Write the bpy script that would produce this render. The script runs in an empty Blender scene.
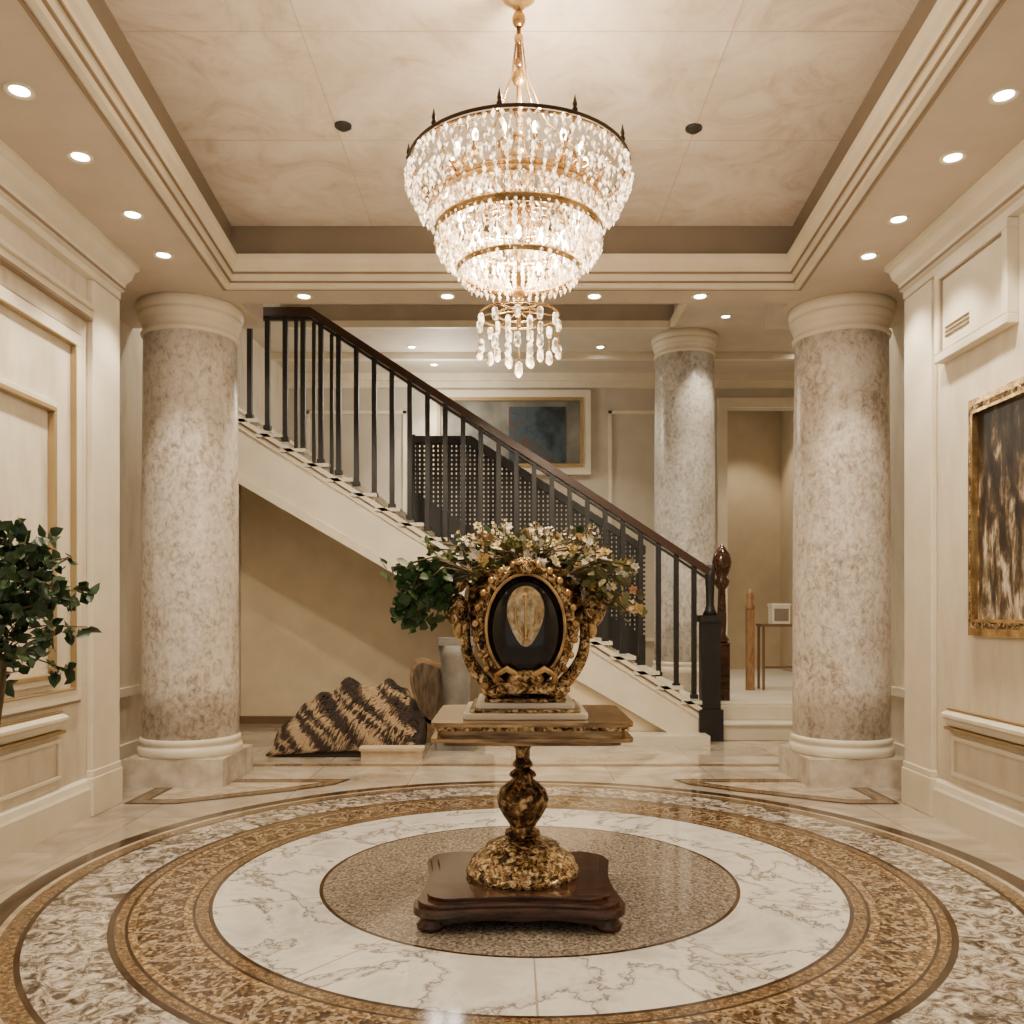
import bpy, bmesh, math, random
from mathutils import Vector, Matrix
random.seed(7)
PI=math.pi
CY=4.887; CX=0.095   # medallion centre
TY=4.45    # table / chandelier centre

# ---------------------------------------------------------------- materials
def new_mat(name):
    m=bpy.data.materials.new(name); m.use_nodes=True
    nt=m.node_tree; b=nt.nodes['Principled BSDF']
    return m,nt,b
def ramp(nt,stops,interp='LINEAR'):
    r=nt.nodes.new('ShaderNodeValToRGB'); cr=r.color_ramp; cr.interpolation=interp
    while len(cr.elements)<len(stops): cr.elements.new(0.5)
    for e,(p,c) in zip(cr.elements,stops):
        e.position=p; e.color=(c[0],c[1],c[2],1)
    return r
def coords(nt,scale=(1,1,1)):
    g=nt.nodes.new('ShaderNodeTexCoord'); mp=nt.nodes.new('ShaderNodeMapping')
    mp.inputs['Scale'].default_value=scale
    nt.links.new(g.outputs['Object'],mp.inputs['Vector'])
    return mp.outputs['Vector']
def mather(nt):
    def mth(op,a,bb=None):
        k=nt.nodes.new('ShaderNodeMath'); k.operation=op
        for i,x in enumerate([a,bb]):
            if x is None: continue
            if isinstance(x,(int,float)): k.inputs[i].default_value=x
            else: nt.links.new(x,k.inputs[i])
        return k.outputs[0]
    return mth
def noise_mat(name,stops,scale=5,detail=6,rough=0.5,metal=0,bump=0,dist=0,stretch=(1,1,1),bscale=None,nrough=0.55,spec=0.5):
    m,nt,b=new_mat(name); v=coords(nt,stretch)
    n=nt.nodes.new('ShaderNodeTexNoise'); n.inputs['Scale'].default_value=scale
    n.inputs['Detail'].default_value=detail; n.inputs['Distortion'].default_value=dist
    n.inputs['Roughness'].default_value=nrough
    nt.links.new(v,n.inputs['Vector'])
    r=ramp(nt,stops); nt.links.new(n.outputs['Fac'],r.inputs['Fac'])
    nt.links.new(r.outputs['Color'],b.inputs['Base Color'])
    b.inputs['Roughness'].default_value=rough; b.inputs['Metallic'].default_value=metal
    b.inputs['Specular IOR Level'].default_value=spec
    if bump:
        bp=nt.nodes.new('ShaderNodeBump'); bp.inputs['Strength'].default_value=bump; bp.inputs['Distance'].default_value=0.02
        if bscale:
            n2=nt.nodes.new('ShaderNodeTexNoise'); n2.inputs['Scale'].default_value=bscale; n2.inputs['Detail'].default_value=4
            nt.links.new(v,n2.inputs['Vector']); nt.links.new(n2.outputs['Fac'],bp.inputs['Height'])
        else: nt.links.new(n.outputs['Fac'],bp.inputs['Height'])
        nt.links.new(bp.outputs['Normal'],b.inputs['Normal'])
    return m
def plain(name,c,rough=0.5,metal=0):
    return noise_mat(name,[(0.3,[x*0.92 for x in c]),(0.7,[min(1,x*1.06) for x in c])],scale=3,detail=3,rough=rough,metal=metal)
def emis(name,c,s):
    m,nt,b=new_mat(name); b.inputs['Base Color'].default_value=(*c,1)
    b.inputs['Emission Color'].default_value=(*c,1); b.inputs['Emission Strength'].default_value=s
    return m

M_wall=noise_mat('cream_wall_plaster',[(0.3,(0.56,0.485,0.375)),(0.5,(0.67,0.60,0.48)),(0.7,(0.73,0.66,0.545))],scale=3.5,detail=8,rough=0.5,stretch=(1,1.6,.5),nrough=.65)
M_wallwarm=plain('warm_wall_paint',(0.58,0.47,0.31),0.6)
M_trim=plain('cream_trim_paint',(0.75,0.68,0.55),0.42)
M_soffit=plain('soffit_paint',(0.56,0.485,0.40),0.6)
M_taupe=plain('taupe_frieze_paint',(0.20,0.16,0.12),0.6)
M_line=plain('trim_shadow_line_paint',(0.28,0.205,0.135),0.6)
M_goldtrim=plain('antique_gold_trim',(0.38,0.27,0.13),0.4,0.3)
M_under=plain('understair_paint',(0.70,0.60,0.43),0.6)
M_backwall=plain('grey_cream_wall_paint',(0.54,0.49,0.41),0.6)
M_black=plain('black_wrought_iron',(0.007,0.006,0.006),0.5,0.0)
M_railwood=plain('dark_rail_wood',(0.045,0.018,0.010),0.3)
M_redwood=noise_mat('mahogany',[(0.35,(0.018,0.008,0.005)),(0.65,(0.080,0.030,0.015))],scale=6,rough=0.13,stretch=(1,6,6))
M_tread=plain('stair_marble',(0.68,0.62,0.51),0.3)
M_disc=emis('downlight_glow',(1,0.9,0.75),40)
M_dark=plain('dark_fitting',(0.02,0.018,0.015),0.5)
M_gold=noise_mat('carved_gilt',[(0.39,(0.025,0.012,0.005)),(0.5,(0.32,0.19,0.07)),(0.64,(0.90,0.70,0.40))],scale=30,detail=5,rough=0.26,metal=0.8,bump=1.0,dist=1.2)
M_gold2=noise_mat('smooth_gilt',[(0.35,(0.28,0.16,0.06)),(0.65,(0.74,0.50,0.22))],scale=9,rough=0.25,metal=0.8,bump=0.2)
M_dgold=noise_mat('antique_bronze_gilt',[(0.40,(0.022,0.012,0.006)),(0.53,(0.18,0.10,0.04)),(0.66,(0.74,0.52,0.26))],scale=22,detail=5,rough=0.26,metal=0.8,bump=0.8,dist=1.0)

def column_mat(name,lo,mid,hi,pale,w=.76):
    m,nt,b=new_mat(name); v=coords(nt,(1,1,.75)); mth=mather(nt)
    n=nt.nodes.new('ShaderNodeTexNoise'); n.inputs['Scale'].default_value=20; n.inputs['Detail'].default_value=12; n.inputs['Roughness'].default_value=.74; n.inputs['Distortion'].default_value=.5
    n2=nt.nodes.new('ShaderNodeTexNoise'); n2.inputs['Scale'].default_value=3.0; n2.inputs['Detail'].default_value=8; n2.inputs['Distortion'].default_value=.8
    nt.links.new(v,n.inputs['Vector']); nt.links.new(v,n2.inputs['Vector'])
    f=mth('ADD',mth('MULTIPLY',n.outputs['Fac'],w),mth('MULTIPLY',n2.outputs['Fac'],1-w))
    r=ramp(nt,[(0.36,lo),(0.44,mid),(0.51,hi),(0.63,pale)]); nt.links.new(f,r.inputs['Fac'])
    nt.links.new(r.outputs['Color'],b.inputs['Base Color']); b.inputs['Roughness'].default_value=.28
    return m
M_col=column_mat('mottled_column_marble',(0.25,0.19,0.145),(0.48,0.41,0.345),(0.67,0.61,0.54),(0.82,0.78,0.72))
M_col2=column_mat('grey_column_marble',(0.24,0.22,0.19),(0.44,0.41,0.37),(0.60,0.57,0.52),(0.74,0.72,0.67))
M_ceiling=noise_mat('ceiling_plaster',[(0.32,(0.56,0.46,0.38)),(0.45,(0.70,0.61,0.52)),(0.55,(0.77,0.69,0.61)),(0.7,(0.83,0.77,0.70))],scale=1.9,detail=12,rough=0.55,dist=1.6,nrough=.72)  # plaster mottling, contrast raised in the colour to suggest swirling lamplight

def floor_mat():
    m,nt,b=new_mat('cream_floor_marble'); v=coords(nt)
    n=nt.nodes.new('ShaderNodeTexNoise'); n.inputs['Scale'].default_value=1.7; n.inputs['Detail'].default_value=8; n.inputs['Distortion'].default_value=1.5
    nt.links.new(v,n.inputs['Vector'])
    r=ramp(nt,[(0.3,(0.27,0.22,0.165)),(0.5,(0.40,0.34,0.265)),(0.7,(0.53,0.465,0.38))]); nt.links.new(n.outputs['Fac'],r.inputs['Fac'])
    br=nt.nodes.new('ShaderNodeTexBrick'); br.offset=0
    br.inputs['Scale'].default_value=1.0; br.inputs['Brick Width'].default_value=0.9; br.inputs['Row Height'].default_value=0.9
    br.inputs['Mortar Size'].default_value=0.004
    nt.links.new(v,br.inputs['Vector'])
    br.inputs['Mortar'].default_value=(0.22,0.165,0.12,1)
    nt.links.new(r.outputs['Color'],br.inputs['Color1']); nt.links.new(r.outputs['Color'],br.inputs['Color2'])
    nt.links.new(br.outputs['Color'],b.inputs['Base Color'])
    b.inputs['Roughness'].default_value=0.03; b.inputs['Specular IOR Level'].default_value=1.0
    return m
M_floor=floor_mat()
def vein_marble(name,base,vein,scale,width,rough=0.12,joints=0):
    m,nt,b=new_mat(name); v=coords(nt); mth=mather(nt)
    n=nt.nodes.new('ShaderNodeTexNoise'); n.inputs['Scale'].default_value=scale; n.inputs['Detail'].default_value=9; n.inputs['Distortion'].default_value=.5; n.inputs['Roughness'].default_value=0.62
    nt.links.new(v,n.inputs['Vector'])
    mid=[(a*.7+c*.3) for a,c in zip(base,vein)]
    r=ramp(nt,[(0.34,[x*.80 for x in base]),(0.44,base),(0.5-width*.6,mid),(0.5,vein),(0.5+width*.6,mid),(0.5+width*2,base),(0.66,[x*0.70 for x in base])])
    nt.links.new(n.outputs['Fac'],r.inputs['Fac'])
    out=r.outputs['Color']
    if joints:
        g=nt.nodes.new('ShaderNodeTexCoord'); s=nt.nodes.new('ShaderNodeSeparateXYZ'); nt.links.new(g.outputs['Object'],s.inputs[0])
        th=mth('ARCTAN2',mth('SUBTRACT',s.outputs[1],CY),mth('SUBTRACT',s.outputs[0],CX))
        f=mth('ABSOLUTE',mth('SUBTRACT',mth('FRACT',mth('MULTIPLY',th,joints/(2*PI))),0.5))
        c=mth('LESS_THAN',f,0.005)
        mx=nt.nodes.new('ShaderNodeMix'); mx.data_type='RGBA'
        nt.links.new(c,mx.inputs[0]); nt.links.new(out,mx.inputs[6]); mx.inputs[7].default_value=(0.35,0.3,0.24,1)
        out=mx.outputs[2]
    nt.links.new(out,b.inputs['Base Color']); b.inputs['Roughness'].default_value=rough
    return m
M_white=vein_marble('white_veined_marble',(0.70,0.67,0.615),(0.13,0.115,0.10),1.5,0.016,rough=.05,joints=10)
M_granite=noise_mat('speckled_granite',[(0.38,(0.035,0.026,0.02)),(0.46,(0.14,0.11,0.085)),(0.53,(0.25,0.21,0.17)),(0.62,(0.55,0.46,0.36))],scale=55,detail=6,rough=0.09,nrough=0.9)
M_speck=noise_mat('brecciated_marble',[(0.40,(0.028,0.020,0.016)),(0.47,(0.165,0.13,0.10)),(0.53,(0.43,0.38,0.32)),(0.64,(0.74,0.70,0.62))],scale=11,detail=11,rough=0.07,dist=1.2,nrough=0.8)
M_spand=noise_mat('beige_marble_inlay',[(0.35,(0.34,0.27,0.19)),(0.65,(0.55,0.47,0.37))],scale=8,detail=8,rough=0.05)
M_lineD=noise_mat('dark_emperador_marble',[(0.4,(0.022,0.012,0.007)),(0.65,(0.085,0.045,0.023))],scale=25,rough=0.1)
M_lineG=noise_mat('golden_brown_marble',[(0.40,(0.045,0.025,0.012)),(0.5,(0.15,0.092,0.045)),(0.62,(0.40,0.285,0.16))],scale=40,detail=7,rough=0.1,nrough=0.9)
def mosaic_mat():
    m,nt,b=new_mat('brown_gold_mosaic'); mth=mather(nt)
    g=nt.nodes.new('ShaderNodeTexCoord'); s=nt.nodes.new('ShaderNodeSeparateXYZ'); nt.links.new(g.outputs['Object'],s.inputs[0])
    yy=mth('SUBTRACT',s.outputs[1],CY); xx=mth('SUBTRACT',s.outputs[0],CX)
    th=mth('ARCTAN2',yy,xx)
    rr=mth('SQRT',mth('ADD',mth('MULTIPLY',yy,yy),mth('MULTIPLY',xx,xx)))
    a1=mth('MULTIPLY',mth('SINE',mth('MULTIPLY',th,64)),0.055)
    a2=mth('MULTIPLY',mth('SINE',mth('ADD',mth('MULTIPLY',th,64),PI*.7)),0.085)
    rc=mth('SUBTRACT',rr,1.92)
    sc=mth('ABSOLUTE',mth('SUBTRACT',rc,a1)); sc2=mth('ABSOLUTE',mth('ADD',rc,a2))
    v=coords(nt); nz=nt.nodes.new('ShaderNodeTexNoise'); nz.inputs['Scale'].default_value=34; nz.inputs['Detail'].default_value=6; nt.links.new(v,nz.inputs['Vector'])
    line=mth('MULTIPLY',mth('LESS_THAN',mth('ADD',mth('MINIMUM',sc,sc2),mth('MULTIPLY',mth('SUBTRACT',nz.outputs['Fac'],.5),.12)),0.013),.65)
    # dark side bands of the guilloche
    edge=mth('GREATER_THAN',mth('ABSOLUTE',rc),0.105)
    cb=nt.nodes.new('ShaderNodeCombineXYZ'); nt.links.new(mth('MULTIPLY',th,1.9),cb.inputs[0]); nt.links.new(rr,cb.inputs[1])
    vo=nt.nodes.new('ShaderNodeTexVoronoi'); vo.inputs['Scale'].default_value=60; nt.links.new(cb.outputs[0],vo.inputs['Vector'])
    sp=nt.nodes.new('ShaderNodeSeparateColor'); nt.links.new(vo.outputs['Color'],sp.inputs[0])
    rp=ramp(nt,[(0.0,(0.022,0.011,0.006)),(0.4,(0.085,0.048,0.023)),(0.75,(0.18,0.115,0.06)),(1.0,(0.40,0.29,0.17))]); nt.links.new(sp.outputs[0],rp.inputs['Fac'])
    rp2=ramp(nt,[(0.0,(0.27,0.195,0.115)),(1.0,(0.55,0.45,0.33))]); nt.links.new(sp.outputs[1],rp2.inputs['Fac'])
    mx=nt.nodes.new('ShaderNodeMix'); mx.data_type='RGBA'
    nt.links.new(line,mx.inputs[0]); nt.links.new(rp.outputs[0],mx.inputs[6]); nt.links.new(rp2.outputs[0],mx.inputs[7])
    mx2=nt.nodes.new('ShaderNodeMix'); mx2.data_type='RGBA'
    rp3=ramp(nt,[(0.0,(0.10,0.055,0.025)),(0.6,(0.26,0.17,0.085)),(1.0,(0.45,0.33,0.2))]); nt.links.new(sp.outputs[2],rp3.inputs['Fac'])
    nt.links.new(edge,mx2.inputs[0]); nt.links.new(mx.outputs[2],mx2.inputs[6]); nt.links.new(rp3.outputs[0],mx2.inputs[7])
    nt.links.new(mx2.outputs[2],b.inputs['Base Color']); b.inputs['Roughness'].default_value=0.10
    return m
M_mosaic=mosaic_mat()

# ---------------------------------------------------------------- mesh builder
class MB:
    def __init__(s): s.v=[]; s.f=[]; s.m=[]; s.s=[]
    def add(s,vs,fs,m=0,smooth=False):
        o=len(s.v); s.v+= [tuple(p) for p in vs]
        for f in fs: s.f.append([i+o for i in f]); s.m.append(m); s.s.append(smooth)
    def box(s,x0,x1,y0,y1,z0,z1,m=0):
        vs=[(x,y,z) for x in(x0,x1) for y in(y0,y1) for z in(z0,z1)]
        s.add(vs,[(0,1,3,2),(4,6,7,5),(0,4,5,1),(2,3,7,6),(0,2,6,4),(1,5,7,3)],m)
    def prism(s,poly,a,b,axis='y',m=0):
        n=len(poly)
        def P(p,t):
            if axis=='y': return (p[0],t,p[1])
            if axis=='x': return (t,p[0],p[1])
            return (p[0],p[1],t)
        vs=[P(p,a) for p in poly]+[P(p,b) for p in poly]
        fs=[tuple(range(n)),tuple(range(n,2*n))]+[(i,(i+1)%n,n+(i+1)%n,n+i) for i in range(n)]
        s.add(vs,fs,m)
    def lathe(s,prof,cx,cy,seg=32,m=0,sy=1.0,smooth=True,capb=True,capt=True,flute=0,fn=12):
        vs=[];fs=[]
        for r,z in prof:
            for i in range(seg):
                a=2*PI*i/seg; rr=r*(1+flute*abs(math.sin(a*fn/2)))
                vs.append((cx+rr*math.cos(a),cy+rr*math.sin(a)*sy,z))
        for k in range(len(prof)-1):
            for i in range(seg):
                j=(i+1)%seg; fs.append((k*seg+i,k*seg+j,(k+1)*seg+j,(k+1)*seg+i))
        s.add(vs,fs,m,smooth)
        n=len(prof)
        caps=[]
        if capb: caps.append(tuple(range(seg)))
        if capt: caps.append(tuple(range((n-1)*seg,n*seg)))
        if caps:
            o=len(s.v)-len(vs)
            for c in caps: s.f.append([i+o for i in c]); s.m.append(m); s.s.append(False)
    def tube(s,pts,r,seg=6,m=0,smooth=True,closed=False):
        pts=[Vector(p) for p in pts]; n=len(pts)
        rs=r if isinstance(r,(list,tuple)) else [r]*n
        vs=[];fs=[]; up=None
        for i,p in enumerate(pts):
            if closed: t=(pts[(i+1)%n]-pts[i-1])
            else: t=(pts[min(i+1,n-1)]-pts[max(i-1,0)])
            if t.length<1e-9: t=Vector((0,0,1))
            t.normalize()
            if up is None:
                up=Vector((0,0,1)) if abs(t.z)<0.9 else Vector((1,0,0))
            a=t.cross(up)
            if a.length<1e-4: a=t.cross(Vector((1,0.3,0)))
            a.normalize(); b=a.cross(t).normalized(); up=b
            for k in range(seg):
                an=2*PI*k/seg; vs.append(p+a*math.cos(an)*rs[i]+b*math.sin(an)*rs[i])
        rng=n if closed else n-1
        for i in range(rng):
            ii=(i+1)%n
            for k in range(seg):
                j=(k+1)%seg; fs.append((i*seg+k,i*seg+j,ii*seg+j,ii*seg+k))
        if not closed:
            fs.append(tuple(range(seg))); fs.append(tuple(range((n-1)*seg,n*seg)))
        s.add(vs,fs,m,smooth)
    def ell(s,c,r,m=0,u=16,w=10,smooth=True):
        vs=[];fs=[]
        for i in range(1,w):
            t=PI*i/w
            for k in range(u):
                a=2*PI*k/u; vs.append((c[0]+r[0]*math.sin(t)*math.cos(a),c[1]+r[1]*math.sin(t)*math.sin(a),c[2]+r[2]*math.cos(t)))
        top=len(vs); vs.append((c[0],c[1],c[2]+r[2])); bot=len(vs); vs.append((c[0],c[1],c[2]-r[2]))
        for i in range(w-2):
            for k in range(u):
                j=(k+1)%u; fs.append((i*u+k,i*u+j,(i+1)*u+j,(i+1)*u+k))
        for k in range(u):
            j=(k+1)%u; fs.append((top,j,k)); fs.append((bot,(w-2)*u+k,(w-2)*u+j))
        s.add(vs,fs,m,smooth)
    def crystal(s,c,L,r,m=0,n=4):
        rot=random.random()*PI
        vs=[(c[0],c[1],c[2]+L*0.35),(c[0],c[1],c[2]-L*0.65)]+[(c[0]+r*math.cos(rot+2*PI*k/n),c[1]+r*math.sin(rot+2*PI*k/n),c[2]) for k in range(n)]
        fs=[]
        for k in range(n):
            j=(k+1)%n; fs+= [(0,2+k,2+j),(1,2+j,2+k)]
        s.add(vs,fs,m)
    def leaf(s,p,d,size,m=0,wid=0.42):
        p=Vector(p); d=Vector(d).normalized()
        a=d.cross(Vector((random.uniform(-1,1),random.uniform(-1,1),random.uniform(-1,1))))
        if a.length<1e-3: a=Vector((1,0,0))
        a.normalize(); n=d.cross(a).normalized()
        w=size*wid
        vs=[p,p+d*size*.35+a*w+n*size*.06,p+d*size*.7+a*w*.7+n*size*.02,p+d*size-n*size*.12,p+d*size*.7-a*w*.7+n*size*.02,p+d*size*.35-a*w+n*size*.06,p+d*size*.5-n*size*.05]
        s.add(vs,[(0,1,6),(1,2,6),(2,3,6),(3,4,6),(4,5,6),(5,0,6)],m,True)
    def bloom(s,p,R,m=0,layers=2,n=6):
        p=Vector(p); ax=Vector((random.uniform(-.7,.7),random.uniform(-1,-.2),random.uniform(-.1,1))).normalized()
        a=ax.orthogonal().normalized(); b=ax.cross(a)
        for L in range(layers):
            rr=R*(1-.35*L)
            for k in range(n):
                an=2*PI*(k+.5*L)/n; d=a*math.cos(an)+b*math.sin(an); t=(-a*math.sin(an)+b*math.cos(an))
                up=ax*(0.25+.35*L)
                s.add([p,p+(d*.5+up*.5-0*t)*rr+t*rr*.38,p+(d+up)*rr,p+(d*.5+up*.5)*rr-t*rr*.38],[(0,1,2,3)],m,True)
    def sweep(s,path,prof,m=0):
        n=len(path); k=len(prof); vs=[];fs=[]
        P=[Vector(p) for p in path]
        for i in range(n):
            def nrm(a,b):
                d=(b-a).normalized(); return Vector((d.y,-d.x))
            if i==0: nn=nrm(P[0],P[1])
            elif i==n-1: nn=nrm(P[-2],P[-1])
            else:
                n1=nrm(P[i-1],P[i]); n2=nrm(P[i],P[i+1]); nn=(n1+n2); nn=nn/(nn.dot(n1))
            for o,z in prof: vs.append((P[i].x+nn.x*o,P[i].y+nn.y*o,z))
        for i in range(n-1):
            for j in range(k):
                jj=(j+1)%k; fs.append((i*k+j,i*k+jj,(i+1)*k+jj,(i+1)*k+j))
        fs.append(tuple(range(k))); fs.append(tuple(range((n-1)*k,n*k)))
        s.add(vs,fs,m)
    def build(s,name,mats,parent=None,bevel=0):
        me=bpy.data.meshes.new(name); me.from_pydata(s.v,[],s.f)
        for mt in mats: me.materials.append(mt)
        for p,mi,sm in zip(me.polygons,s.m,s.s): p.material_index=mi; p.use_smooth=sm
        bm=bmesh.new(); bm.from_mesh(me); bmesh.ops.recalc_face_normals(bm,faces=bm.faces); bm.to_mesh(me); bm.free()
        ob=bpy.data.objects.new(name,me); bpy.context.scene.collection.objects.link(ob)
        if parent: ob.parent=parent
        if bevel:
            md=ob.modifiers.new('bevel','BEVEL'); md.width=bevel; md.segments=2; md.limit_method='ANGLE'
        return ob
def empty(name,loc=(0,0,0)):
    e=bpy.data.objects.new(name,None); e.location=loc; bpy.context.scene.collection.objects.link(e); return e
def rnd(): return random.uniform(-1,1)

SOF=4.17; FR0=4.41; FR1=4.66; BC=5.28; WE=6.78
# ---------------------------------------------------------------- floor
b=MB(); b.box(-5.2,5.2,-1.2,16.5,-0.1,0); b.build('floor',[M_floor])
b=MB()
rings=[(0,1.13,0),(1.13,1.15,1),(1.15,1.68,2),(1.68,1.70,1),(1.70,1.76,3),(1.76,1.775,1),(1.775,2.06,4),(2.06,2.075,1),(2.075,2.12,3),(2.12,2.15,1),(2.15,2.49,5),(2.49,2.515,1),(2.515,2.60,3),(2.60,2.63,6),(2.63,2.74,1)]
SEG=160
for r0,r1,mi in rings:
    vs=[];fs=[]
    if r0==0:
        vs=[(CX+r1*math.cos(2*PI*i/SEG),CY+r1*math.sin(2*PI*i/SEG),0.004) for i in range(SEG)]; fs=[tuple(range(SEG))]
    else:
        for i in range(SEG):
            a=2*PI*i/SEG
            vs+= [(CX+r0*math.cos(a),CY+r0*math.sin(a),0.004),(CX+r1*math.cos(a),CY+r1*math.sin(a),0.004)]
        fs=[(2*i,2*i+1,(2*i+3)%(2*SEG),(2*i+2)%(2*SEG)) for i in range(SEG)]
    b.add(vs,fs,mi)
b.build('floor_medallion',[M_granite,M_lineD,M_white,M_lineG,M_mosaic,M_speck,M_spand])
b=MB()
for sx in(-1,1):
    poly=[(3.0,6.72),(3.0,7.70),(1.42,7.70),(1.52,7.46),(1.85,7.18),(2.25,6.94),(2.60,6.72)]
    outer=[Vector(p) for p in poly]
    n=len(outer)
    def inset(P,d):
        out=[]
        for i in range(len(P)):
            a=(P[i]-P[i-1]).normalized(); c=(P[(i+1)%len(P)]-P[i]).normalized()
            n1=Vector((-a.y,a.x)); n2=Vector((-c.y,c.x)); nn=n1+n2
            if nn.length<1e-3: nn=n1
            nn=nn/max(0.35,nn.dot(n1))
            out.append(P[i]+nn*d)
        return out
    for d0,d1,mi,z in [(0,0.03,1,.005),(0.03,0.12,0,.005),(0.12,0.15,1,.005)]:
        A=inset(outer,d0); B=inset(outer,d1)
        vs=[(sx*p.x,p.y,z) for p in A]+[(sx*p.x,p.y,z) for p in B]
        b.add(vs,[(i,(i+1)%n,n+(i+1)%n,n+i) for i in range(n)],mi)
    C=inset(outer,0.15); b.add([(sx*p.x,p.y,.004) for p in C],[tuple(range(n))],2)
b.box(-3.5,3.5,8.35,8.47,-0.01,0.004,0)
b.build('floor_inlay_border',[M_lineG,M_lineD,M_spand])

# ---------------------------------------------------------------- walls
def side_wall(sx,name):
    b=MB()
    def bx(a,c,y0,y1,z0,z1,m=0):
        xs=sorted((sx*a,sx*c)); b.box(xs[0],xs[1],y0,y1,z0,z1,m)
    bx(3.1,3.3,-1.2,WE,0,4.17)
    b.build(name,[M_wall])
    b=MB(); bx(3.3,3.8,WE-.15,WE,0,4.17); b.build(name+'_return',[M_wall])
    b=MB(); bx(3.6,3.8,WE,9.5 if sx>0 else 16,0,5.4); b.build(name+'_recess',[M_wall])
    b=MB()
    bx(3.055,3.1,6.34,WE,0.0,3.91,0); bx(3.035,3.1,6.31,WE+.01,0,0.28,0); bx(3.045,3.1,6.325,WE+.005,.28,.33,0)
    b.build('pilaster',[M_trim],bevel=0.008)
    b=MB()
    prof=[(3.1,SOF),(2.90,SOF),(2.90,SOF-.03),(2.94,SOF-.05),(2.96,SOF-.10),(3.01,SOF-.14),(3.02,SOF-.19),(3.05,SOF-.20),(3.05,SOF-.25),(3.1,SOF-.26)]
    b.prism([(sx*p[0],p[1]) for p in prof],-1.2,WE,'y')
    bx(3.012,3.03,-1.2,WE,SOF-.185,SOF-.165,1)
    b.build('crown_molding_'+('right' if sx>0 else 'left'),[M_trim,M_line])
    b=MB()
    prof=[(3.1,0),(3.055,0),(3.055,.2),(3.065,.22),(3.075,.26),(3.1,.28)]
    b.prism([(sx*p[0],p[1]) for p in prof],-1.2,6.31,'y')
    bx(3.555,3.6,WE+.02,9.4,0,.26)
    b.build('baseboard_'+('right' if sx>0 else 'left'),[M_trim])
    b=MB()
    prof=[(3.1,.68),(3.07,.69),(3.055,.73),(3.03,.75),(3.03,.77),(3.06,.79),(3.1,.80)]
    e=6.15 if sx>0 else 5.95
    b.prism([(sx*p[0],p[1]) for p in prof],-1.2,e,'y')
    bx(3.05,3.1,-1.2,e,.66,.68,1); bx(3.07,3.1,-1.2,e,.80,.812,1)
    bx(3.56,3.6,WE+.02,9.4,.70,.78)
    b.build('trim_chair_rail',[M_trim,M_goldtrim])
side_wall(-1,'wall_left'); side_wall(1,'wall_right')

def wall_frame(b,sx,y0,y1,z0,z1,w,m=0,d=0.03,x=3.1):
    def bx(a,c,ya,yb,za,zb):
        xs=sorted((sx*a,sx*c)); b.box(xs[0],xs[1],ya,yb,za,zb,m)
    bx(x-d,x,y0,y1,z0,z0+w); bx(x-d,x,y0,y1,z1-w,z1); bx(x-d,x,y0,y0+w,z0+w,z1-w); bx(x-d,x,y1-w,y1,z0+w,z1-w)
b=MB()
wall_frame(b,-1,3.3,6.20,0.86,3.45,0.09,0,.035); wall_frame(b,-1,3.38,6.12,0.94,3.37,0.016,1,.042); wall_frame(b,-1,3.28,6.22,0.84,3.47,0.02,2,.02)
wall_frame(b,-1,3.8,5.88,1.00,2.90,0.05,0,.03); wall_frame(b,-1,3.84,5.84,1.04,2.86,0.035,1,.05)
wall_frame(b,-1,3.3,5.95,0.34,0.62,0.03,0,.02)
wall_frame(b,-1,0.3,3.0,0.86,3.45,0.09,0,.035)
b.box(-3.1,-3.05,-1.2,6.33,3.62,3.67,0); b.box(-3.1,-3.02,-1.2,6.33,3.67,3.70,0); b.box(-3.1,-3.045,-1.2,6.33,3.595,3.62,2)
b.build('trim_wall_panels_left',[M_trim,M_goldtrim,M_line],bevel=0.006)
b=MB()
wall_frame(b,1,3.0,6.1,0.34,0.62,0.03,0,.02)
b.build('trim_wall_panels_right',[M_trim])
# ceiling : soffits
b=MB()
XB=2.35
def xo(y): return 2.35-(7.2-y)*0.0735
for sx in(-1,1):
    b.prism([(sx*3.8,-1.2),(sx*3.8,7.2),(sx*XB,7.2),(sx*xo(-1.2),-1.2)],SOF,SOF+.1,'z')
b.box(-3.8,3.8,7.2,7.58,SOF,5.45)
b.box(-3.8,-2.36,7.58,8.25,SOF,5.45); b.box(2.40,3.8,7.58,8.25,SOF,5.45)
b.build('ceiling_soffit',[M_soffit])
path=[(-xo(-1.2),-1.2),(-XB,7.2),(XB,7.2),(xo(-1.2),-1.2)]
b=MB()
b.sweep(path,[(-.02,SOF-.012),(.02,SOF-.012),(.02,SOF+.03),(.035,SOF+.045),(.035,SOF+.09),(.06,SOF+.11),(.06,SOF+.145),(.085,SOF+.17),(.095,SOF+.20),(.095,FR0),(-.1,FR0),(-.1,SOF+.09),(-.02,SOF+.09)])
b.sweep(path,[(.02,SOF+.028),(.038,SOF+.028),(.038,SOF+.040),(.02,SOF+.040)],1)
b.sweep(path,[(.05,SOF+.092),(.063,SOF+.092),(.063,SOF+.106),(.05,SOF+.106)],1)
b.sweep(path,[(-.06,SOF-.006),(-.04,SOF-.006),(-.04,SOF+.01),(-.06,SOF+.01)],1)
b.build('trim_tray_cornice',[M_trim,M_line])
b=MB()
b.sweep(path,[(0.0,FR0),(0.04,FR1-.02),(0.04,FR1),(-.12,FR1),(-.12,FR0)])
b.build('trim_tray_frieze',[M_taupe])
b=MB(); b.box(-2.6,2.6,-1.2,7.25,FR1,FR1+.1,0)
b.build('ceiling_tray',[M_ceiling])
b=MB()
for y in (4.75,5.85): b.box(-2.25,2.25,y-.003,y+.003,FR1-.003,FR1,0)
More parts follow.
